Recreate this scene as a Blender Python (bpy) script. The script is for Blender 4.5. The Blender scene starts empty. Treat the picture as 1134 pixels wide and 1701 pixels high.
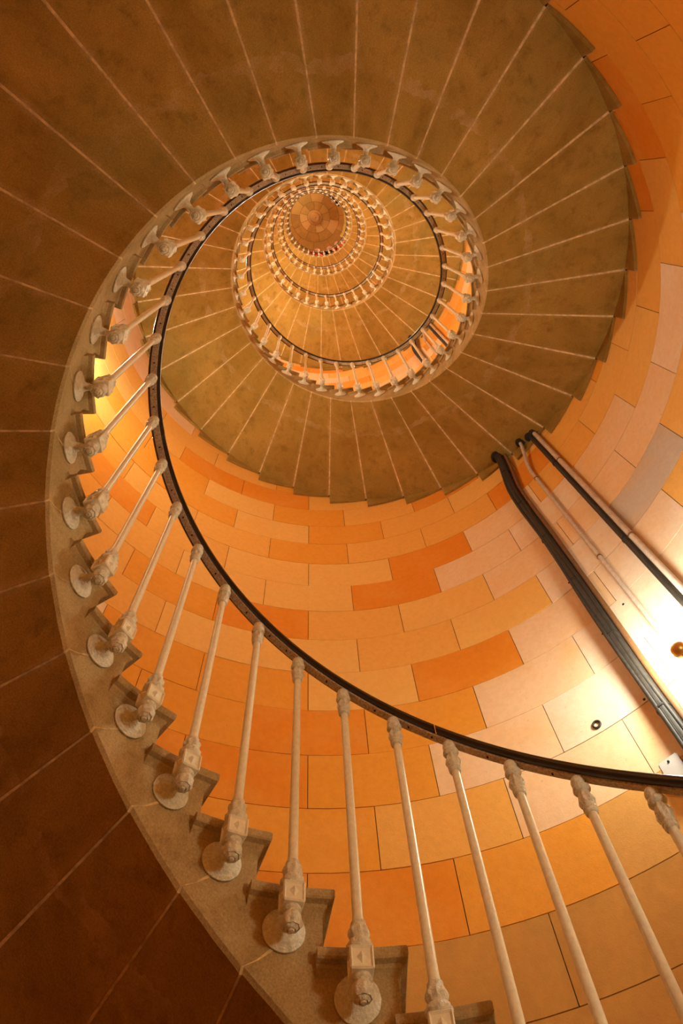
import bpy, bmesh, math, random
import numpy as np
from mathutils import Matrix, Vector

random.seed(7)
SC = bpy.context.scene
COL = SC.collection
PI = math.pi

# ------------------------------------------------------------------ measures
U = 1.16                      # inner radius of the stair (m)
D = 2 * PI / 36               # angle of one step
H = 0.14643 * U               # riser (m)
ZC = 1.45                     # height of the camera above the floor
Z0 = 1.14621 * U + ZC         # soffit height at joint 0
R = 1.985 * U                 # radius of the round wall
RB = 0.92 * U                 # radius of the balusters
J0, J1 = -16, 166             # first and last step
CAMXY = (-0.6183 * U, 0.4391 * U)

# ------------------------------------------------------------------ camera
F_PX, AZ, TILT, ROLL = 1158.92, -0.659323, 0.322237, -0.287675
PPX, PPY = 624.40, 699.15


def cam_axes():
    d = np.array([math.sin(TILT) * math.cos(AZ), math.sin(TILT) * math.sin(AZ), math.cos(TILT)])
    u0 = np.array([-math.cos(TILT) * math.cos(AZ), -math.cos(TILT) * math.sin(AZ), math.sin(TILT)])
    r0 = np.cross(d, u0)
    r = math.cos(ROLL) * r0 + math.sin(ROLL) * u0
    u = -math.sin(ROLL) * r0 + math.cos(ROLL) * u0
    return r, u, d


cam_r, cam_u, cam_d = cam_axes()
CAM = np.array([CAMXY[0], CAMXY[1], ZC])
cd = bpy.data.cameras.new('camera')
cam = bpy.data.objects.new('camera', cd)
COL.objects.link(cam)
m3 = Matrix((cam_r, cam_u, -cam_d)).transposed()
cam.matrix_world = Matrix.Translation(CAM) @ m3.to_4x4()
cd.sensor_fit = 'HORIZONTAL'
cd.sensor_width = 36
cd.lens = 36 * F_PX / 1134
cd.shift_x = -(PPX - 567) / 1134
cd.shift_y = (PPY - 850.5) / 1134
cd.clip_start = 0.02
cd.clip_end = 200
SC.camera = cam

# ------------------------------------------------------------------ world and view
w = bpy.data.worlds.new('world')
SC.world = w
w.use_nodes = True
w.node_tree.nodes['Background'].inputs[0].default_value = (1, .8, .6, 1)
w.node_tree.nodes['Background'].inputs[1].default_value = 0.0
SC.view_settings.view_transform = 'Standard'
SC.view_settings.look = 'None'
SC.view_settings.gamma = 1
SC.view_settings.use_curve_mapping = False
SC.view_settings.exposure = 0.15
try:
    SC.cycles.use_denoising = True
    SC.cycles.diffuse_bounces = 8
    SC.cycles.max_bounces = 12
except Exception:
    pass
LAMP_W = 85.0                # watts of one stairwell lamp
LAMP_Z = 2.85
LAMP_COL = (1.0, 0.985, 0.80)

# ------------------------------------------------------------------ helpers


def link(name, me, mat, parent=None, kind=None):
    o = bpy.data.objects.new(name, me)
    COL.objects.link(o)
    if mat is not None and me is not None and not me.materials:
        me.materials.append(mat)
    if parent is not None:
        o.parent = parent
    if kind:
        o['kind'] = kind
    return o


def tag(o, label, cat, group=None):
    o['label'] = label
    o['category'] = cat
    if group:
        o['group'] = group
    return o


def empty(name, loc=(0, 0, 0), rz=0):
    o = bpy.data.objects.new(name, None)
    COL.objects.link(o)
    o.location = loc
    o.rotation_euler = (0, 0, rz)
    o.empty_display_size = .1
    return o


def mesh(name, vs, fs, smooth=None, flip=True):
    me = bpy.data.meshes.new(name)
    me.from_pydata([tuple(map(float, v)) for v in vs], [], fs)
    me.validate()
    if flip:
        bm = bmesh.new()
        bm.from_mesh(me)
        bmesh.ops.recalc_face_normals(bm, faces=bm.faces)
        bm.to_mesh(me)
        bm.free()
    if smooth is not None:
        for p in me.polygons:
            p.use_smooth = True
        me.set_sharp_from_angle(angle=math.radians(smooth))
    return me


def pol(rho, ang, z):
    return (rho * math.cos(ang), rho * math.sin(ang), z)


def lathe(prof, seg=20, flute=None, axis='z'):
    """prof: (r, z[, flute amount]); flute: number of lobes"""
    vs, fs = [], []
    for p in prof:
        r, z = p[0], p[1]
        a = p[2] if len(p) > 2 else 0
        for i in range(seg):
            t = 2 * PI * i / seg
            rr = r * (1 + a * math.cos(flute * t)) if flute and a else r
            vs.append((rr * math.cos(t), rr * math.sin(t), z))
    n = len(prof)
    for k in range(n - 1):
        for i in range(seg):
            j = (i + 1) % seg
            fs.append((k * seg + i, k * seg + j, (k + 1) * seg + j, (k + 1) * seg + i))
    fs.append(tuple(range(seg)))
    fs.append(tuple((n - 1) * seg + i for i in range(seg)))
    if axis == 'x':
        vs = [(-v[2], v[1], v[0]) for v in vs]
    return vs, fs


def tube(pts, rad, seg=10):
    """swept tube through points; rad a number or a list"""
    vs, fs = [], []
    n = len(pts)
    P = [Vector(p) for p in pts]
    ref = Vector((0.13, 0.31, 0.94))
    for i in range(n):
        t = (P[min(i + 1, n - 1)] - P[max(i - 1, 0)]).normalized()
        a = t.cross(ref)
        if a.length < 1e-3:
            a = t.cross(Vector((1, 0, 0)))
        a.normalize()
        b = t.cross(a)
        r = rad[i] if isinstance(rad, (list, tuple)) else rad
        for k in range(seg):
            c, s = math.cos(2 * PI * k / seg), math.sin(2 * PI * k / seg)
            vs.append(P[i] + a * (r * c) + b * (r * s))
    for i in range(n - 1):
        for k in range(seg):
            l = (k + 1) % seg
            fs.append((i * seg + k, i * seg + l, (i + 1) * seg + l, (i + 1) * seg + k))
    fs.append(tuple(range(seg)))
    fs.append(tuple((n - 1) * seg + k for k in range(seg)))
    return vs, fs


def boxv(cx, cy, cz, sx, sy, sz):
    vs = [(cx + a * sx / 2, cy + b * sy / 2, cz + c * sz / 2) for a in (-1, 1) for b in (-1, 1) for c in (-1, 1)]
    fs = [(0, 1, 3, 2), (4, 6, 7, 5), (0, 4, 5, 1), (2, 3, 7, 6), (0, 2, 6, 4), (1, 5, 7, 3)]
    return vs, fs


def join(*parts):
    vs, fs = [], []
    for v, f in parts:
        o = len(vs)
        vs += list(v)
        fs += [tuple(i + o for i in q) for q in f]
    return vs, fs


# ------------------------------------------------------------------ materials


def nodes(name):
    m = bpy.data.materials.new(name)
    m.use_nodes = True
    nt = m.node_tree
    return m, nt, nt.nodes['Principled BSDF']


def N(nt, typ, **kw):
    n = nt.nodes.new(typ)
    for k, v in kw.items():
        setattr(n, k, v)
    return n


def mixc(nt, a, b, fac, blend='MIX'):
    n = N(nt, 'ShaderNodeMix', data_type='RGBA', blend_type=blend)
    for idx, val in ((0, fac), (6, a), (7, b)):
        if isinstance(val, (int, float)):
            n.inputs[idx].default_value = val
        elif isinstance(val, tuple):
            n.inputs[idx].default_value = val
        else:
            nt.links.new(val, n.inputs[idx])
    return n.outputs[2]


def noise(nt, scale, detail=4, rough=.6, vec=None, dist=0):
    n = N(nt, 'ShaderNodeTexNoise')
    n.inputs['Scale'].default_value = scale
    n.inputs['Detail'].default_value = detail
    n.inputs['Roughness'].default_value = rough
    n.inputs['Distortion'].default_value = dist
    if vec is not None:
        nt.links.new(vec, n.inputs['Vector'])
    return n.outputs['Fac']


def ramp(nt, fac, p0, p1, c0=(0, 0, 0, 1), c1=(1, 1, 1, 1)):
    n = N(nt, 'ShaderNodeValToRGB')
    e = n.color_ramp.elements
    e[0].position, e[1].position = p0, p1
    e[0].color, e[1].color = c0, c1
    nt.links.new(fac, n.inputs[0])
    return n.outputs[0]


def bump(nt, bsdf, height, strength, dist):
    b = N(nt, 'ShaderNodeBump')
    b.inputs['Strength'].default_value = strength
    b.inputs['Distance'].default_value = dist
    nt.links.new(height, b.inputs['Height'])
    nt.links.new(b.outputs[0], bsdf.inputs['Normal'])


def world_pos(nt):
    return N(nt, 'ShaderNodeNewGeometry').outputs['Position']


def wall_mat(name, attr=None):
    """yellow limestone ashlar; the colour of each stone comes with the stone"""
    m, nt, b = nodes(name)
    if attr:
        a = N(nt, 'ShaderNodeAttribute', attribute_name=attr)
        base = a.outputs['Color']
    else:
        base = N(nt, 'ShaderNodeObjectInfo').outputs['Color']
    p = world_pos(nt)
    n1 = noise(nt, 2.3, 5, .6, p, .6)
    n2 = noise(nt, 26, 5, .65, p)
    n3 = noise(nt, 140, 3, .6, p)
    c = mixc(nt, base, mixc(nt, base, (.78, .40, .08, 1), .40), ramp(nt, n1, .42, .70))
    mul = ramp(nt, n2, .25, .62, (.91, .89, .86, 1), (1.0, 1.0, 1.0, 1))
    c = mixc(nt, c, mul, 1.0, 'MULTIPLY')
    spots = ramp(nt, noise(nt, 55, 2, .5, p), .70, .76)
    c = mixc(nt, c, (.42, .27, .13, 1), mixc(nt, (0, 0, 0, 1), (.45, .45, .45, 1), spots))
    nt.links.new(c, b.inputs['Base Color'])
    b.inputs['Roughness'].default_value = .82
    b.inputs['Specular IOR Level'].default_value = .25
    h = mixc(nt, n2, n3, .45)
    bump(nt, b, h, .35, .006)
    return m


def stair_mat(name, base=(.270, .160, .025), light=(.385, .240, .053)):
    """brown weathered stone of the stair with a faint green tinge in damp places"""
    m, nt, b = nodes(name)
    p = world_pos(nt)
    tc = N(nt, 'ShaderNodeTexCoord').outputs['Object']
    sep = N(nt, 'ShaderNodeSeparateXYZ')
    nt.links.new(tc, sep.inputs[0])
    rad = N(nt, 'ShaderNodeMath', operation='POWER')
    x2 = N(nt, 'ShaderNodeMath', operation='MULTIPLY')
    nt.links.new(sep.outputs[0], x2.inputs[0])
    nt.links.new(sep.outputs[0], x2.inputs[1])
    y2 = N(nt, 'ShaderNodeMath', operation='MULTIPLY_ADD')
    nt.links.new(sep.outputs[1], y2.inputs[0])
    nt.links.new(sep.outputs[1], y2.inputs[1])
    nt.links.new(x2.outputs[0], y2.inputs[2])
    nt.links.new(y2.outputs[0], rad.inputs[0])
    rad.inputs[1].default_value = .5
    n1 = noise(nt, 1.7, 6, .62, p, .8)
    n2 = noise(nt, 9, 5, .7, p)
    n3 = noise(nt, 160, 3, .75, p)
    c = mixc(nt, base + (1,), light + (1,), ramp(nt, n1, .38, .68))
    c = mixc(nt, c, (base[0] * .78, base[1] * .77, base[2] * .75, 1), ramp(nt, n2, .50, .74))
    # rubbed pale band part of the way along each step
    wob = N(nt, 'ShaderNodeMath', operation='MULTIPLY_ADD')
    nt.links.new(noise(nt, 5, 3, .6, p), wob.inputs[0])
    wob.inputs[1].default_value = .22
    nt.links.new(rad.outputs[0], wob.inputs[2])
    bm_ = N(nt, 'ShaderNodeMath', operation='COMPARE')
    nt.links.new(wob.outputs[0], bm_.inputs[0])
    bm_.inputs[1].default_value = 1.62
    bm_.inputs[2].default_value = .035
    nz = N(nt, 'ShaderNodeMath', operation='MULTIPLY')
    nt.links.new(bm_.outputs[0], nz.inputs[0])
    nt.links.new(ramp(nt, noise(nt, 6, 4, .6, p), .42, .62), nz.inputs[1])
    nzz = N(nt, 'ShaderNodeMath', operation='MULTIPLY')
    nt.links.new(nz.outputs[0], nzz.inputs[0])
    nzz.inputs[1].default_value = .30
    c = mixc(nt, c, (.55, .40, .24, 1), nzz.outputs[0])
    # green damp tinge
    g = ramp(nt, noise(nt, 1.1, 3, .5, p, .5), .55, .72)
    gm = N(nt, 'ShaderNodeMath', operation='MULTIPLY')
    nt.links.new(g, gm.inputs[0])
    gm.inputs[1].default_value = .35
    c = mixc(nt, c, (.20, .20, .06, 1), gm.outputs[0])
    # mortar smeared along the joints
    at = N(nt, 'ShaderNodeMath', operation='ARCTAN2')
    nt.links.new(sep.outputs[1], at.inputs[0])
    nt.links.new(sep.outputs[0], at.inputs[1])
    kk = N(nt, 'ShaderNodeMath', operation='PINGPONG')
    nt.links.new(at.outputs[0], kk.inputs[0])
    kk.inputs[1].default_value = D / 2
    arc = N(nt, 'ShaderNodeMath', operation='MULTIPLY')
    nt.links.new(kk.outputs[0], arc.inputs[0])
    nt.links.new(rad.outputs[0], arc.inputs[1])
    sm = ramp(nt, arc.outputs[0], .004, .030, (1, 1, 1, 1), (0, 0, 0, 1))
    smn = mixc(nt, sm, ramp(nt, noise(nt, 7, 5, .7, p), .40, .66), 1.0, 'MULTIPLY')
    smn = mixc(nt, (0, 0, 0, 1), smn, .5)
    c = mixc(nt, c, (.52, .36, .19, 1), smn)
    sp = ramp(nt, n3, .30, .70, (.72, .70, .66, 1), (1.18, 1.16, 1.12, 1))
    c = mixc(nt, c, sp, 1.0, 'MULTIPLY')
    nt.links.new(c, b.inputs['Base Color'])
    b.inputs['Roughness'].default_value = .85
    b.inputs['Specular IOR Level'].default_value = .25
    bump(nt, b, mixc(nt, n2, n3, .6), .5, .006)
    return m


def plain(name, col, rough=.6, metal=0., spec=.5, nscale=None, namt=.2, bmp=0):
    m, nt, b = nodes(name)
    b.inputs['Base Color'].default_value = col + (1,)
    b.inputs['Roughness'].default_value = rough
    b.inputs['Metallic'].default_value = metal
    b.inputs['Specular IOR Level'].default_value = spec
    if nscale:
        n = noise(nt, nscale, 5, .65, world_pos(nt))
        d = tuple(x * (1 - namt) for x in col) + (1,)
        nt.links.new(mixc(nt, col + (1,), d, ramp(nt, n, .4, .62)), b.inputs['Base Color'])
        if bmp:
            bump(nt, b, n, bmp, .002)
    return m


M = {}
M['wall'] = wall_mat('limestone')
M['wall_far'] = wall_mat('limestone_far', 'stone_colour')
M['mortar_dark'] = plain('wall_mortar', (.16, .085, .03), .95, nscale=30)
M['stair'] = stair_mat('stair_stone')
M['lit_face'] = stair_mat('stair_stone_lit_face', (.37, .265, .115), (.50, .385, .20))  # same stair stone, lightened: light on well face and nosings put into the colour
M['mortar'] = plain('pale_mortar', (.74, .55, .27), .9, nscale=22, namt=.40)
M['iron'] = plain('white_painted_iron', (.82, .79, .62), .28, spec=.6, nscale=70, namt=.12, bmp=.2)
M['ornate'] = plain('ornate_painted_iron', (.80, .77, .60), .32, spec=.6, nscale=95, namt=.22, bmp=1.0)
for n_ in M['ornate'].node_tree.nodes:
    if n_.type == 'BUMP':
        n_.inputs['Distance'].default_value = .006
M['rail'] = plain('dark_polished_wood', (.018, .010, .007), .22, spec=.6, nscale=25, namt=.5)
M['bar'] = plain('worn_iron_bar', (.58, .50, .38), .45, metal=0, nscale=120, namt=.55, bmp=.4)
M['hole'] = plain('dark_hole', (.012, .008, .006), .8)
M['cable'] = plain('black_cable', (.030, .024, .018), .62, nscale=40, namt=.5, bmp=.5)
M['pipe'] = plain('pale_conduit', (.62, .52, .42), .4, nscale=30, namt=.2)
M['rust'] = plain('rusty_clip', (.20, .09, .03), .7, nscale=50)
M['brass'] = plain('brass', (.70, .42, .12), .35, metal=.8)
M['plate'] = plain('grey_plastic', (.55, .56, .56), .5)
M['floor'] = plain('floor_flagstone', (.34, .24, .14), .8, nscale=8, namt=.3, bmp=.3)


def emit(name, col, s):
    m, nt, b = nodes(name)
    b.inputs['Base Color'].default_value = (1, .9, .75, 1)
    b.inputs['Emission Color'].default_value = col + (1,)
    b.inputs['Emission Strength'].default_value = s
    b.inputs['Roughness'].default_value = .3
    return m


M['glow'] = emit('lit_lamp_glass', (1, .90, .70), 22)

# ------------------------------------------------------------------ round wall
CH = 0.3795                   # height of a course
CT = 6.762 + ZC               # a known bed joint
A0 = math.radians(-14.5)      # a known upright joint
ZTOP = 28.2 * U + ZC
m_top = -int((ZTOP - CT) // CH)          # course number of the topmost course
m_bot = int(CT // CH) + 1
ZW0 = CT - (m_bot) * CH

# mortar core behind the stones
SEG = 120
vs, fs = [], []
for zz in (0.0, ZTOP + .35):
    for rr in (R + .012, R + .30):
        for i in range(SEG):
            vs.append(pol(rr, 2 * PI * i / SEG, zz))
for i in range(SEG):
    j = (i + 1) % SEG
    a, b_, c, d_ = 0, SEG, 2 * SEG, 3 * SEG
    fs += [(a + i, a + j, c + j, c + i), (b_ + i, b_ + j, d_ + j, d_ + i), (a + i, a + j, b_ + j, b_ + i), (c + i, c + j, d_ + j, d_ + i)]
wall = link('wall_round', mesh('wall_round', vs, fs, 40), M['mortar_dark'], kind='structure')
wall['label'] = 'round stairwell wall of coursed yellow limestone blocks'

GAP = .0022


def stone_geo(span, seg, hgt, depth=.010, gap=GAP):
    """curved ashlar centred on angle 0, bottom at z 0"""
    ga = gap / R
    vs, fs = [], []
    for i in range(seg + 1):
        t = -span / 2 + ga + (span - 2 * ga) * i / seg
        for rr, zz in ((R + .010, gap), (R, gap), (R, hgt - gap), (R + .010, hgt - gap)):
            vs.append(pol(rr, t, zz))
    for i in range(seg):
        for k in range(3):
            fs.append((i * 4 + k, i * 4 + k + 1, i * 4 + 4 + k + 1, i * 4 + 4 + k))
    fs += [(0, 1, 2, 3), tuple(seg * 4 + k for k in (3, 2, 1, 0))]
    return vs, fs


SPAN = math.radians(18)
stone_v, stone_f = stone_geo(SPAN, 6, CH)
stone_me = mesh('ashlar_stone', stone_v, stone_f, 30)
stone_me.materials.append(M['wall'])

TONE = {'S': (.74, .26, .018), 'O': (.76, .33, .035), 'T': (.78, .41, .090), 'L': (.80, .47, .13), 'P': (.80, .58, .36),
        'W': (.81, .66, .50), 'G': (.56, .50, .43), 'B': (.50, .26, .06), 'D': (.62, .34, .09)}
PAL = [(TONE[c], n) for c, n in (('S', 2), ('O', 5), ('T', 5), ('L', 4), ('P', 2))]
PALW = [c for c, n in PAL for _ in range(n)]


def stone_colour(rng):
    c = rng.choice(PALW)
    f = rng.uniform(.93, 1.05)
    return tuple(min(.85, x * f * rng.uniform(.97, 1.03)) for x in c)


# (course, joint index) -> stone colour, with pale lamplight painted in near the lamps
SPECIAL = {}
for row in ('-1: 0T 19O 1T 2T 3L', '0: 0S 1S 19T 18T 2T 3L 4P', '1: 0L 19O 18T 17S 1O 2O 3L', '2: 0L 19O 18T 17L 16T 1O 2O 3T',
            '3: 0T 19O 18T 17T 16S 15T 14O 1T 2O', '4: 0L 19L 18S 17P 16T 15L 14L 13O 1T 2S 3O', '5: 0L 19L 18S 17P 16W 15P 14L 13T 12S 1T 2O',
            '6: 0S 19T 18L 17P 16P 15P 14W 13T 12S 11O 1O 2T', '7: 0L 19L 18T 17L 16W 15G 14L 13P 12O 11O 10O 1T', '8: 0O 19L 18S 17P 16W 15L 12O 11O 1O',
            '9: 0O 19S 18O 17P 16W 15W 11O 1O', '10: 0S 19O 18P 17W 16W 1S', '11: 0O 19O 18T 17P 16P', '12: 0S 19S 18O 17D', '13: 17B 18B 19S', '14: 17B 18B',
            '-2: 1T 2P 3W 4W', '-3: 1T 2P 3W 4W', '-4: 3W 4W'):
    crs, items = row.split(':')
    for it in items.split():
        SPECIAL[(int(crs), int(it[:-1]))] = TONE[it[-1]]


def project(X):
    V = np.asarray(X) - CAM
    dz = V @ cam_d
    return PPX + F_PX * (V @ cam_r) / dz, PPY - F_PX * (V @ cam_u) / dz, dz


def hidden(X):
    """does a stair turn stand between the camera and this wall point?"""
    X = np.asarray(X)
    for s in np.linspace(.05, .995, 160):
        Pp = CAM + (X - CAM) * s
        rho = math.hypot(Pp[0], Pp[1])
        if rho < U:
            continue
        k = math.atan2(Pp[1], Pp[0]) / D
        zr = (Pp[2] - Z0) / H - k
        if (zr % 36) < 1.75 and J0 < k + 36 * math.floor(zr / 36) < J1:
            return True
    return False


rng = random.Random(11)
blocks = []
for m in range(m_top, m_bot + 1):
    zb = CT - m * CH
    if zb < -.001:
        continue
    for i in range(20):
        # courses alternate by half a stone
        ac = A0 + SPAN * i + (SPAN / 2 if m % 2 == 1 else 0) + (SPAN / 2)
        col = stone_colour(rng)
        vis, pts = 0, []
        if zb < 17 + ZC:
            for da in (-.4, 0, .4):
                for dz in (.15, .85):
                    X = np.array(pol(R, ac + da * SPAN, zb + dz * CH))
                    x, y, q = project(X)
                    if q > 0 and -15 < x < 1150 and -15 < y < 1716 and not hidden(X):
                        vis += 1
        area = 0
        if vis:
            c = []
            for da, dz in ((-.5, 0), (.5, 0), (.5, 1), (-.5, 1)):
                x, y, q = project(np.array(pol(R, ac + da * SPAN, zb + dz * CH)))
                c.append((x, y))
            area = abs(sum(c[k][0] * c[(k + 1) % 4][1] - c[(k + 1) % 4][0] * c[k][1] for k in range(4))) / 2 * vis
        blocks.append((area, m, i, ac, zb, col))
blocks.sort(key=lambda b: -b[0])
single = [b for b in blocks[:300] if b[0] > 0]
rest = blocks[len(single):]
for area, m, i, ac, zb, col in single:
    o = link('ashlar_stone', stone_me, None, wall)
    rj = random.uniform(-.0015, .0015)
    o.location = (rj * math.cos(ac), rj * math.sin(ac), zb)
    o.rotation_euler = (0, 0, ac)
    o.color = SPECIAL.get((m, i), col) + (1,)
vs, fs, cols = [], [], []
v2, f2 = stone_geo(SPAN, 4, CH)
for area, m, i, ac, zb, col in rest:
    o = len(vs)
    c, s = math.cos(ac), math.sin(ac)
    vs += [(x * c - y * s, x * s + y * c, z + zb) for x, y, z in v2]
    fs += [tuple(k + o for k in f) for f in f2]
    cols += [col] * len(f2)
me = mesh('far_wall_stones', vs, fs, 30, flip=False)
at = me.color_attributes.new('stone_colour', 'FLOAT_COLOR', 'CORNER')
buf = []
for p, c in zip(me.polygons, cols):
    buf += list(c + (1,)) * p.loop_total
at.data.foreach_set('color', buf)
link('far_wall_stones', me, M['wall_far'], wall, 'stuff')

# ------------------------------------------------------------------ floor
vs, fs = lathe([(R + .3, -.2), (R + .3, 0.0)], 80)
floor = link('floor', mesh('floor', vs, fs), M['floor'], kind='structure')
floor['label'] = 'stone floor at the foot of the stairwell'

# ------------------------------------------------------------------ ceiling vault
ceil = link('ceiling', mesh('ceiling', *lathe([(R + .3, ZTOP + .62), (R + .3, ZTOP + .72)], 80)), M['mortar_dark'], kind='structure')
ceil['label'] = 'shallow stone vault closing the top of the stairwell'


def vz(rho):                  # underside of the vault
    return ZTOP + .34 - .30 * (rho / R) ** 2


rng = random.Random(5)
rings = [(.29, .59, 10, .3), (.59, .934, 10, .1), (.934, 1.37, 11, .45), (1.37, 1.985, 14, .2)]
VCOL = [(.50, .33, .10), (.42, .26, .07), (.60, .42, .17), (.38, .23, .06)]
for a, b_, n, ph in rings:
    for i in range(n):
        t0 = 2 * PI * (i + ph) / n
        t1 = 2 * PI * (i + 1 + ph) / n
        vs, fs = [], []
        S_ = 4
        for k in range(S_ + 1):
            for rr in (a * U + .006, b_ * U - .006):
                t = t0 + .006 / rr + (t1 - t0 - .012 / rr) * k / S_
                vs += [pol(rr, t, vz(rr)), pol(rr, t, vz(rr) + .2)]
        for k in range(S_):
            o = k * 4
            fs += [(o, o + 2, o + 6, o + 4), (o + 1, o + 5, o + 7, o + 3), (o, o + 4, o + 5, o + 1), (o + 2, o + 3, o + 7, o + 6)]
        fs += [(0, 1, 3, 2), (S_ * 4, S_ * 4 + 2, S_ * 4 + 3, S_ * 4 + 1)]
        o = link('vault_stone', mesh('vault_stone', vs, fs), M['wall'], ceil)
        o.color = rng.choice(VCOL) + (1,)
zk = vz(0)
keys = link('keystone', mesh('keystone', *lathe([(.286 * U, zk + .2), (.286 * U, zk - .02), (.26 * U, zk - .05), (.20 * U, zk - .06), (.185 * U, zk - .16), (.16 * U, zk - .20), (.10 * U, zk - .21), (.09 * U, zk - .19), (.04 * U, zk - .19), (.03 * U, zk - .22), (.005, zk - .225)], 32), 40), M['wall'], ceil)
keys.color = (.52, .32, .12, 1)
v, f = lathe([(R + .02, vz(R) + .02), (1.37 * U, vz(1.37 * U) + .015), (.934 * U, vz(.934 * U) + .015), (.59 * U, vz(.59 * U) + .015), (.2 * U, vz(.2 * U) + .015)], 64)
link('vault_mortar', mesh('vault_mortar', v, f[:-2], flip=False), M['mortar_dark'], ceil)

# ------------------------------------------------------------------ stair
stair = tag(empty('spiral_staircase', (0, 0, 0)), 'brown stone spiral staircase winding up around the open well', 'staircase')

KF, TZ, BK, BZ = -1.10, 1.38, .40, .38          # riser, tread, joint in step units
DK = .0165


def step_mesh():
    ks = [KF, -.85, -.6, -BK, -.2, 0, .2, .4, 1 - BK, .8, 1.0]
    bot = lambda k: BZ if k <= -BK else (-k * BZ / BK if k < 0 else k)
    top = lambda k: TZ if k <= 1 - BK else TZ - (k - (1 - BK)) * (TZ - 1) / BK
    rs = [U, U + .011, U * 1.35, U * 1.7, R - .024]
    nk = len(ks)
    vs, fs = [], []
    for r_ in rs:
        for k in ks:
            kk = k
            b0, t0 = bot(k), top(k)
            if r_ == U and k >= 0:
                b0 += .07
            # leave room for the mortar along the two bed joints
            if -BK <= k <= 0:
                kk = k + DK
            if k >= 1 - BK:
                kk = k - DK
            vs.append(pol(r_, kk * D, Z0 + b0 * H))
            vs.append(pol(r_, kk * D, Z0 + max(t0, b0 + .002) * H))
    idx = lambda i, j, s: (i * nk + j) * 2 + s
    for i in range(len(rs) - 1):
        for j in range(nk - 1):
            fs.append((idx(i, j, 0), idx(i, j + 1, 0), idx(i + 1, j + 1, 0), idx(i + 1, j, 0)))
            fs.append((idx(i, j, 1), idx(i + 1, j, 1), idx(i + 1, j + 1, 1), idx(i, j + 1, 1)))
        for j in (0, nk - 1):
            fs.append((idx(i, j, 0), idx(i + 1, j, 0), idx(i + 1, j, 1), idx(i, j, 1)))
    for i in (0, len(rs) - 1):
        for j in range(nk - 1):
            fs.append((idx(i, j, 0), idx(i, j, 1), idx(i, j + 1, 1), idx(i, j + 1, 0)))
    # squared tail let into the wall
    o = len(vs)
    n = 6
    ra, rb = R - .026, R - .002
    for i in range(n + 1):
        k = DK + (1 - 2 * DK) * i / n
        for r_ in (ra, rb):
            vs += [pol(r_, k * D, Z0 + .01 * H), pol(r_, k * D, Z0 + max(k + .04, .06) * H)]
    for i in range(n):
        a = o + i * 4
        fs += [(a, a + 2, a + 6, a + 4), (a + 1, a + 5, a + 7, a + 3), (a, a + 4, a + 5, a + 1), (a + 2, a + 3, a + 7, a + 6)]
    fs += [(o, o + 1, o + 3, o + 2), (o + n * 4, o + n * 4 + 2, o + n * 4 + 3, o + n * 4 + 1)]
    me_ = mesh('stone_step', vs, fs, 25)
    me_.materials.append(M['stair'])
    me_.materials.append(M['lit_face'])
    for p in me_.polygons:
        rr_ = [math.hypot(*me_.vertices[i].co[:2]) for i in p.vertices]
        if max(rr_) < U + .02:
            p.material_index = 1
    return me_


def nosing_mesh():
    """moulded edge of the tread: along the front and returned along the well side"""
    d0 = .030
    prof = [(0, TZ * H + .001), (d0, TZ * H + .001), (d0 + .003, TZ * H - .006), (d0 + .003, TZ * H - .024), (d0, TZ * H - .030),
            (.45 * d0, TZ * H - .034), (.40 * d0, TZ * H - .044), (.18 * d0, TZ * H - .050), (0, TZ * H - .060)]
    path = []
    for r_ in (R - .004, R * .8, R * .65, U * 1.1):
        path.append(('f', r_))
    path.append(('c', 0))
    for k in (-.85, -.55, -.25, .01):
        path.append(('s', k))
    vs, fs = [], []
    for typ, v in path:
        for d_, z in prof:
            if typ == 'f':
                vs.append(pol(v, KF * D - d_ / v, Z0 + z))
            elif typ == 'c':
                vs.append(pol(U - d_, KF * D - d_ / (U - d_), Z0 + z))
            else:
                vs.append(pol(U - d_, v * D, Z0 + z))
    n = len(prof)
    for i in range(len(path) - 1):
        for j in range(n):
            l = (j + 1) % n
            fs.append((i * n + j, i * n + l, (i + 1) * n + l, (i + 1) * n + j))
    fs += [tuple(range(n)), tuple((len(path) - 1) * n + j for j in range(n))]
    return mesh('nosing', vs, fs, 25)


def mortar_mesh():
    """pale mortar of the slanted bed joint at the lower edge of the step"""
    pts = [(0, -.018), (-BK * .5, BZ * .5), (-BK, BZ), (-BK - .25, BZ)]
    vs, fs = [], []
    rs = [U - .0012, U + .0115, U * 1.3, U * 1.65, R - .026]
    for r_ in rs:
        for k, z in pts:
            if r_ < U + .001 and k == 0:
                z = .055
            vs.append(pol(r_, (k - DK) * D, Z0 + z * H))
            vs.append(pol(r_, (k + DK) * D, Z0 + (z + (.0 if k > -BK else .035)) * H))
    n = len(pts) * 2
    for i in range(len(rs) - 1):
        for j in range(len(pts) - 1):
            a, b_ = i * n + j * 2, (i + 1) * n + j * 2
            fs += [(a, a + 2, b_ + 2, b_), (a + 1, b_ + 1, b_ + 3, a + 3)]
        a, b_ = i * n, (i + 1) * n
        fs += [(a, b_, b_ + 1, a + 1), (a + n - 2, a + n - 1, b_ + n - 1, b_ + n - 2)]
    for i in (0, len(rs) - 1):
        for j in range(len(pts) - 1):
            a = i * n + j * 2
            fs.append((a, a + 1, a + 3, a + 2))
    return mesh('mortar_joint', vs, fs)


st_me, no_me, mo_me = step_mesh(), nosing_mesh(), mortar_mesh()
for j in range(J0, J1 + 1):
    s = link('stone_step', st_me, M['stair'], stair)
    s.location = (0, 0, j * H)
    s.rotation_euler = (0, 0, j * D)
    link('nosing', no_me, M['lit_face'], s)
    link('mortar_joint', mo_me, M['mortar'], s)
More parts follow.
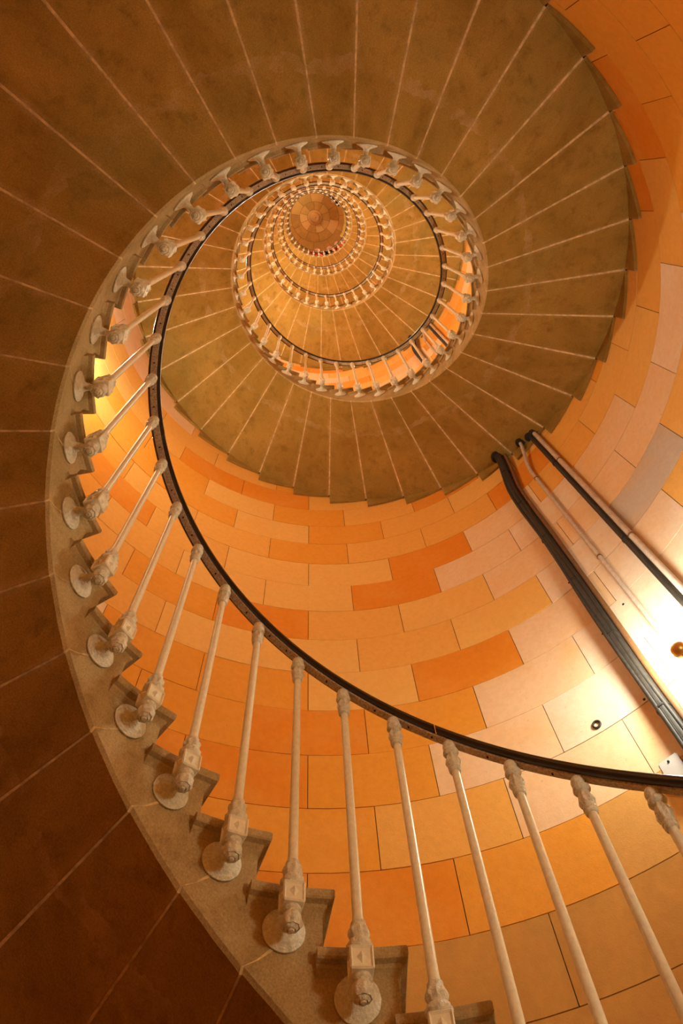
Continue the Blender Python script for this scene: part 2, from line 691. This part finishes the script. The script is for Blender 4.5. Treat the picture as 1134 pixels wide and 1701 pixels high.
# landing at the head of the stair
vs, fs = [], []
zt = Z0 + (J1 + TZ) * H
n = 10
for i in range(n + 1):
    a = (J1 + .62 + 5.5 * i / n) * D
    for r_ in (U, R - .004):
        vs += [pol(r_, a, zt - .20), pol(r_, a, zt)]
for i in range(n):
    o = i * 4
    fs += [(o, o + 2, o + 6, o + 4), (o + 1, o + 5, o + 7, o + 3), (o, o + 4, o + 5, o + 1), (o + 2, o + 3, o + 7, o + 6)]
fs += [(0, 1, 3, 2), (n * 4, n * 4 + 2, n * 4 + 3, n * 4 + 1)]
link('landing_slab', mesh('landing_slab', vs, fs), M['stair'], stair)

# ------------------------------------------------------------------ railing
railing = tag(empty('stair_railing', (0, 0, 0)), 'ornate white iron balustrade with dark handrail following the inner edge of the stair', 'railing')
KB = -.54
zr = lambda v: v * H

shaft_me = mesh('baluster', *lathe([(.0165, zr(1.48)), (.0165, zr(1.56)), (.0152, zr(1.62)), (.0142, zr(6.3)), (.0142, zr(6.40))], 14), 40)
cup_me = mesh('base_cup', *lathe([(.018, zr(1.02)), (.024, zr(1.03)), (.031, zr(1.06)), (.035, zr(1.10), .05), (.035, zr(1.15), .05), (.030, zr(1.19)), (.022, zr(1.21)), (.023, zr(1.23)), (.027, zr(1.28), .09), (.0285, zr(1.33), .11), (.0265, zr(1.39), .08), (.021, zr(1.45)), (.022, zr(1.47)), (.0215, zr(1.50)), (.017, zr(1.52))], 32, 8), 45)
cap_me = mesh('capital', *lathe([(.0165, zr(6.33)), (.020, zr(6.35)), (.0215, zr(6.38)), (.0195, zr(6.41)), (.0225, zr(6.43)), (.0225, zr(6.46)), (.0185, zr(6.48)), (.0235, zr(6.53), .07), (.0255, zr(6.60), .11), (.0225, zr(6.68), .12), (.0175, zr(6.76), .10), (.0155, zr(6.80)), (.025, zr(6.82)), (.0285, zr(6.85)), (.0275, zr(6.89)), (.020, zr(6.91)), (.0205, zr(6.93)), (.0245, zr(6.98)), (.0250, zr(7.04)), (.0215, zr(7.10)), (.014, zr(7.13))], 32, 8), 45)
pend_me = mesh('pendant', *lathe([(.004, zr(.30)), (.008, zr(.305)), (.0095, zr(.33)), (.0115, zr(.345)), (.0125, zr(.325)), (.017, zr(.345), .06), (.020, zr(.375), .06), (.023, zr(.365), .06), (.0285, zr(.41), .07), (.0295, zr(.47), .07), (.027, zr(.54)), (.021, zr(.585)), (.020, zr(.60)), (.025, zr(.62)), (.027, zr(.65)), (.025, zr(.68)), (.020, zr(.70))], 32, 8), 45)


def block_mesh():
    bm = bmesh.new()
    bmesh.ops.create_cube(bm, size=1)
    for v in bm.verts:
        v.co = Vector((v.co.x * .064, v.co.y * .064, zr(.87) + v.co.z * zr(.36)))
    side = [f for f in bm.faces if abs(f.normal.z) < .5]
    bmesh.ops.bevel(bm, geom=[e for e in bm.edges], offset=.004, segments=1, affect='EDGES')
    bm.normal_update()
    side = sorted([f for f in bm.faces if abs(f.normal.z) < .1], key=lambda f: -f.calc_area())[:4]
    for f in side:
        nrm = f.normal.copy()
        bmesh.ops.inset_individual(bm, faces=[f], thickness=.007, depth=-.005)
        c = f.calc_center_median()
        up, rt = Vector((0, 0, 1)), nrm.cross(Vector((0, 0, 1)))
        q = [bm.verts.new(c + d_) for d_ in (up * .017, rt * .014, -up * .017, -rt * .014)]
        t = bm.verts.new(c + nrm * .009)
        for k in range(4):
            bm.faces.new((q[k], q[(k + 1) % 4], t))
    bmesh.ops.recalc_face_normals(bm, faces=bm.faces)
    me = bpy.data.meshes.new('square_block')
    bm.to_mesh(me)
    bm.free()
    return me


blk_me = block_mesh()
XF = U - RB                   # distance from baluster to the stone face
zro = zr(.70)
v, f = lathe([(.060, 0.0), (.0625, .003), (.062, .007, .01), (.056, .0095, .02), (.0545, .0115, .03), (.046, .0130, .05), (.0445, .0150, .05), (.035, .0170, .05), (.0325, .0195, .05), (.023, .0240), (.0175, .0320), (.0150, .046)], 36, 12, 'x')
ros_me = mesh('rosette', [(x + XF - .001, y, z + zro) for x, y, z in v], f, 45)
arm_p, arm_r = [], []
for t in np.linspace(0, 1, 9):
    x = XF - .038 - t * (XF - .038)
    z = zro - (zro - zr(.50)) * (t * t * (3 - 2 * t))
    arm_p.append((x, 0, z))
    arm_r.append(.0155 - .003 * math.sin(PI * t) + .004 * t)
arm_me = mesh('bracket_arm', *tube(arm_p, arm_r, 12), 50)
for j in range(J0, J1 + 1):
    a = (j + KB) * D
    s = link('baluster', shaft_me, M['iron'], railing)
    s.location = (RB * math.cos(a), RB * math.sin(a), Z0 + j * H)
    s.rotation_euler = (0, 0, a)
    for nm, me_ in (('capital', cap_me), ('base_cup', cup_me), ('square_block', blk_me), ('pendant', pend_me), ('bracket_arm', arm_me), ('rosette', ros_me)):
        link(nm, me_, M['ornate'] if nm != 'square_block' else M['iron'], s)


def rail_sweep(prof, k0, k1, n):
    """closed profile (out, up) swept along the helix of the handrail"""
    vs, fs = [], []
    for i in range(n + 1):
        k = k0 + (k1 - k0) * i / n
        zc = Z0 + (k - KB) * H + zr(7.12)
        for dr, dz in prof:
            vs.append(pol(RB + dr, k * D, zc + dz))
    m_ = len(prof)
    for i in range(n):
        for j in range(m_):
            l = (j + 1) % m_
            fs.append((i * m_ + j, i * m_ + l, (i + 1) * m_ + l, (i + 1) * m_ + j))
    fs += [tuple(range(m_)), tuple(n * m_ + j for j in range(m_))]
    return mesh('sweep', vs, fs, 50)


K0, K1 = J0 + KB - .3, J1 + KB + .3
barp = [(-.0165, 0), (.0165, 0), (.0165, .009), (-.0165, .009)]
link('rail_bar', rail_sweep(barp, K0, K1, int((K1 - K0) * 5)), M['bar'], railing)
hp = [(-.024, .0092), (.024, .0092), (.031, .016), (.034, .029), (.030, .044), (.019, .054), (0, .058), (-.019, .054), (-.030, .044), (-.034, .029), (-.031, .016)]
cuts = [K0, -9.1, -3.35, 5.05, 12.2, 20.4, 29.3, 38.7, 50.1, 64.2, 80.3, 100.4, 120.7, 140.2, K1]
for a, b_ in zip(cuts[:-1], cuts[1:]):
    link('handrail', rail_sweep(hp, a + .006, b_ - .006, max(2, int((b_ - a) * 5))), M['rail'], railing)
sv, sf = lathe([(.0055, -.0015), (.0055, .001), (.003, .001)], 10)
scr_me = mesh('screw', sv, sf)
rng = random.Random(3)
for j in range(-5, 34):
    for fr in ((.34,) if j % 3 else (.28, .7)):
        k = j + KB + fr
        o = link('screw', scr_me, M['hole'], railing)
        o.location = pol(RB - .001, k * D, Z0 + (k - KB) * H + zr(7.12) + .0005)

# ------------------------------------------------------------------ lamps


def lamp(deg, z, label, power, out=.30, soft=.06):
    """glass globe held clear of the wall on a short brass bracket"""
    a = math.radians(deg)
    e = tag(empty('bracket_lamp', pol(R, a, z), a + PI), label, 'lamp', 'stairwell lamps')
    # local x points towards the axis
    def part(name, prof, mat, sm=40, seg=28):
        v, f = lathe(prof, seg)
        v = [(q[2], q[0], q[1]) for q in v]
        return link(name, mesh(name, v, f, sm), mat, e)
    part('back_plate', [(.050, 0.001), (.055, .006), (.050, .016), (.022, .022)], M['brass'])
    link('arm', mesh('arm', *tube([(.018, 0, -.05), (.10, 0, -.10), (.20, 0, -.115), (out - .02, 0, -.11), (out, 0, -.085)], .009, 10), 60), M['brass'], e)
    v, f = lathe([(.012, -.095), (.030, -.088), (.040, -.070), (.042, -.052), (.034, -.048)], 24)
    link('gallery', mesh('gallery', [(x + out, y, zz) for x, y, zz in v], f, 40), M['brass'], e)
    v, f = lathe([(.030, -.052), (.052, -.040), (.064, -.012), (.066, .012), (.056, .040), (.034, .060), (.006, .067)], 28)
    g = link('glass_globe', mesh('glass_globe', [(x + out, y, zz) for x, y, zz in v], f, 60), M['glow'], e)
    ld = bpy.data.lights.new('lamp_light', 'POINT')
    ld.energy = power
    ld.color = LAMP_COL
    ld.shadow_soft_size = soft
    lo = bpy.data.objects.new('lamp_light', ld)
    COL.objects.link(lo)
    lo.parent = e
    lo.location = (out + .0, 0, .145)
    return e


zl = LAMP_Z + ZC
TURN = ('first', 'second', 'third', 'fourth', 'fifth')
for tnum in range(5):
    lamp(-72.8, zl + tnum * 36 * H, 'lit glass globe lamp on the wall beside the pipes, %s turn up' % TURN[tnum], LAMP_W * (.52 if tnum == 0 else 1.7), soft=.10)
for tnum in range(4):
    lamp(66.0, 6.0 + ZC + tnum * 36 * H, 'lit glass globe lamp on the wall across from the pipes, %s turn up' % TURN[tnum], LAMP_W * (.88 if tnum == 0 else 1.7))
lamp(120.0, 31.3 + ZC, 'added glass globe lamp on the wall to light the stone vault', LAMP_W * .65)  # added lamp: brightens the vault and clears the landing's shadow from it
lamp(-140.0, .75 + ZC, 'added glass globe lamp out of view, low on the wall by the first steps', LAMP_W * .58, soft=.14)  # unseen lamp added to brighten the balusters and stair faces from below

# ------------------------------------------------------------------ pipes and cables
deg = math.radians


def soffit(a, turn):
    k = a / D + 36 * turn
    return Z0 + k * H


def run(name, label, cat, a, rho, rad, mat, turn, ties=0, bend=None, group=None, wavy=0):
    """a service run up the wall from one flight to the next"""
    z_a = soffit(a, turn) + (TZ + 1.0) * H - .01 if turn > 0 else soffit(a, 0) + 2.0 * H
    z_b = soffit(a, turn + 1) + .02
    e = tag(empty(name, pol(rho, a, z_a)), label, cat, group)
    pts = []
    n = 40
    for i in range(n + 1):
        t = i / n
        z = z_a + (z_b - z_a) * t
        aa, rr = a, rho
        if bend and t > bend[0]:
            s = (t - bend[0]) / (1 - bend[0])
            s = s * s * (3 - 2 * s)
            aa += bend[1] * s
            rr += bend[2] * s
        if wavy:
            aa += wavy * (math.sin(t * 17) + .6 * math.sin(t * 31 + 1))
        pts.append(Vector(pol(rr, aa, z)) - e.location)
    link(cat.split()[-1] if cat.split()[-1] in ('pipe', 'cable') else 'cable', mesh(name, *tube(pts, rad, 12), 60), mat, e)
    for i in range(ties):
        t = (i + .6) / ties * .97
        k = min(n - 1, int(t * n))
        p = pts[k].lerp(pts[k + 1], t * n - k)
        q = (pts[k + 1] - pts[k]).normalized()
        link('cable_tie', mesh('cable_tie', *tube([p - q * .006, p + q * .006], rad + .004, 12), 50), M['hole'] if mat == M['cable'] else M['rust'], e)
    v, f = lathe([(rad + .001, -.012), (rad + .030, -.010), (rad + .034, .004), (rad + .001, .004)], 18)
    zs = Vector(pol(rr, aa, soffit(aa, turn + 1))) - e.location
    link('sleeve', mesh('sleeve', [(x + zs.x, y + zs.y, z + zs.z) for x, y, z in v], f, 40), M['hole'], e)
    return e, pts


for turn, extra in ((0, ''), (1, ' of the second turn')):
    aB = deg(-65.2)
    e, pts = run('cable_bundle', 'thick black bundle of tied cables climbing the wall' + extra, 'cable', aB, R - .056, .040, M['cable'], turn, 9, (.86, deg(-1.9), -.02), wavy=.0012)
    q = [p + Vector((math.sin(aB), -math.cos(aB), 0)) * .058 + Vector((math.cos(aB), math.sin(aB), 0)) * .018 for p in pts]
    link('brown_cable', mesh('brown_cable', *tube(q, .020, 10), 60), M['rust'], e)
    # slimmer strands laid over the bundle
    for off, rr in ((.026, .014), (-.024, .013), (.002, .013)):
        q = [p + Vector((math.cos(aB) * (-.027), math.sin(aB) * (-.027), 0)) + Vector((-math.sin(aB), math.cos(aB), 0)) * (off + .006 * math.sin(i * .55 + off * 90)) for i, p in enumerate(pts)]
        link('strand', mesh('strand', *tube(q, rr, 8), 60), M['cable'], e)
    run('thin_conduit', 'thin pale conduit with a kinked top beside the thick cables' + extra, 'pipe', deg(-71.0), R - .035, .017, M['pipe'], turn, 4, (.90, deg(-2.7), -.03))
    run('conduit_pipe', 'pale pipe paired with a dark cable on the wall' + extra, 'pipe', deg(-77.6), R - .045, .022, M['pipe'], turn, 4)
    run('power_cable', 'dark cable running alongside the pale wall pipe' + extra, 'cable', deg(-76.4), R - .045, .023, M['cable'], turn, 4)

# small fittings on the wall
a = deg(-56.2)
pts = [(0, .022 * math.cos(t), .022 * math.sin(t)) for t in np.linspace(0, 2 * PI, 21)]
o = link('iron_ring', mesh('iron_ring', *tube(pts, .006, 8), 60), M['cable'])
o.location = pol(R - .008, a, 3.02 + ZC)
o.rotation_euler = (0, 0, a)
tag(o, 'small dark iron ring fixed flat against a pale wall stone', 'ring')
a = deg(-61.9)
e = tag(empty('junction_box', pol(R, a, 2.50 + ZC), a), 'small light grey junction box on the wall above the handrail', 'box')
bm = bmesh.new()
bmesh.ops.create_cube(bm, size=1)
for v in bm.verts:
    v.co = Vector((v.co.x * .05 - .027, v.co.y * .11, v.co.z * .17))
bmesh.ops.bevel(bm, geom=list(bm.edges), offset=.006, segments=2, affect='EDGES')
me = bpy.data.meshes.new('housing')
bm.to_mesh(me)
bm.free()
link('housing', me, M['plate'], e)
for zz in (-.06, .06):
    v, f = lathe([(.006, 0), (.006, .004), (.003, .005)], 10)
    link('screw', mesh('screw', [(-.052 - q[2], q[0], q[1] + zz) for q in v], f), M['hole'], e)

PLUGS = [(-64.02, 5.37), (-64.07, 4.768), (-63.87, 4.176), (-63.78, 3.574), (-63.5, 2.988), (-69.06, 3.658)]
# old plugged screw holes in the stones
v, f = lathe([(.0085, -.0005), (.0085, .002), (.004, .003)], 10)
plug_me = mesh('wall_plug', [(-q[2], q[0], q[1]) for q in v], f)
for dg, zz in PLUGS:
    o = link('plug', plug_me, M['hole'], wall)
    o.location = pol(R - .0005, deg(dg), zz + ZC)
    o.rotation_euler = (0, 0, deg(dg))

# ------------------------------------------------------------------ visitors high on the stair


def clothes(name, shirt, legs, hair, skin=(.55, .33, .21)):
    m, nt, b = nodes(name)
    tc = N(nt, 'ShaderNodeTexCoord').outputs['Object']
    sep = N(nt, 'ShaderNodeSeparateXYZ')
    nt.links.new(tc, sep.inputs[0])
    r = N(nt, 'ShaderNodeValToRGB')
    r.color_ramp.interpolation = 'CONSTANT'
    el = r.color_ramp.elements
    el[0].position, el[0].color = 0, (.03, .03, .03, 1)
    el[1].position, el[1].color = .045, legs + (1,)
    for p_, c_ in ((.48, shirt), (.755, skin)):
        e_ = el.new(p_)
        e_.color = c_ + (1,)
    dv = N(nt, 'ShaderNodeMath', operation='DIVIDE')
    nt.links.new(sep.outputs[2], dv.inputs[0])
    dv.inputs[1].default_value = 1.9
    nt.links.new(dv.outputs[0], r.inputs[0])
    nt.links.new(r.outputs[0], b.inputs['Base Color'])
    b.inputs['Roughness'].default_value = .8
    return m


def person(k, label, shirt, legs, hair, lean=.20):
    """someone leaning on the handrail; local x points to the axis of the well"""
    j = math.ceil(k - .1)
    zf = Z0 + (j + TZ) * H + .002
    a = k * D
    e = tag(empty('person', pol(U * 1.15, a, zf), a + PI), label, 'person', 'visitors leaning on the railing')
    L = lean
    V = [((0, 0, .92), .125), ((.03 * 1, 0, 1.08), .12), ((L * .6, 0, 1.25), .135), ((L * .85, 0, 1.40), .125), ((L, 0, 1.455), .055), ((L + .015, 0, 1.50), .056),
         ((L + .045, 0, 1.57), .098), ((L + .05, 0, 1.66), .122), ((L + .04, 0, 1.745), .10)]
    E_ = [(i, i + 1) for i in range(8)]
    for s_ in (-1, 1):
        o = len(V)
        V += [((L * .85, s_ * .18, 1.37), .075), ((L * .9 + .06, s_ * .25, 1.17), .058), ((.25, s_ * .20, 1.075), .044), ((.29, s_ * .17, 1.06), .036)]
        E_ += [(3, o), (o, o + 1), (o + 1, o + 2), (o + 2, o + 3)]
        o = len(V)
        V += [((0, s_ * .09, .84), .095), ((.02, s_ * .10, .47), .062), ((-.02, s_ * .10, .09), .045), ((.07, s_ * .11, .035), .032)]
        E_ += [(0, o), (o, o + 1), (o + 1, o + 2), (o + 2, o + 3)]
    me = bpy.data.meshes.new('body')
    me.from_pydata([v for v, _ in V], E_, [])
    b = link('body', me, clothes('clothing', shirt, legs, hair), e)
    md = b.modifiers.new('skin', 'SKIN')
    for i, (_, r_) in enumerate(V):
        me.skin_vertices[0].data[i].radius = (r_, r_ * (1.25 if i in (0, 1, 2, 3) else 1))
    me.skin_vertices[0].data[0].use_root = True
    sb = b.modifiers.new('sub', 'SUBSURF')
    sb.levels = sb.render_levels = 2
    vs, fs = lathe([(.03, -.03), (.085, .0), (.100, .04), (.096, .09), (.06, .125), (.008, .135)], 16)
    h_ = link('hair', mesh('hair', vs, fs, 60), plain('hair_colour', hair, .7), e)
    h_.location = (L + .025, 0, 1.665)
    h_.rotation_euler = (0, -.35, 0)
    h_.scale = (1.18, 1.12, 1.15)
    # face
    fx = L + .150
    for s_ in (-1, 1):
        v_, f_ = lathe([(.004, -.009), (.010, -.004), (.010, .004), (.004, .009)], 8)
        q = link('eye', mesh('eye', [(fx + x, s_ * .032 + y, 1.665 + z) for x, y, z in v_], f_, 60), M['hole'], e)
    v_, f_ = lathe([(.016, -.025), (.012, 0), (.006, .03)], 8)
    link('nose', mesh('nose', [(fx + .012 + x, y, 1.635 + z) for x, y, z in v_], f_, 60), b.data.materials[0], e)
    return e


person(137.4, 'person in an orange coat leaning on the railing high up', (.65, .16, .03), (.16, .05, .03), (.05, .03, .02))
person(139.2, 'person in black clothes leaning on the railing high up', (.02, .022, .02), (.02, .02, .022), (.02, .015, .01))
person(141.7, 'person in a red coat and dark trousers at the railing high up', (.45, .04, .02), (.02, .02, .025), (.10, .06, .03))
person(164.6, 'person in a dark green jacket at the railing near the stair head', (.02, .035, .025), (.02, .02, .02), (.03, .02, .015))
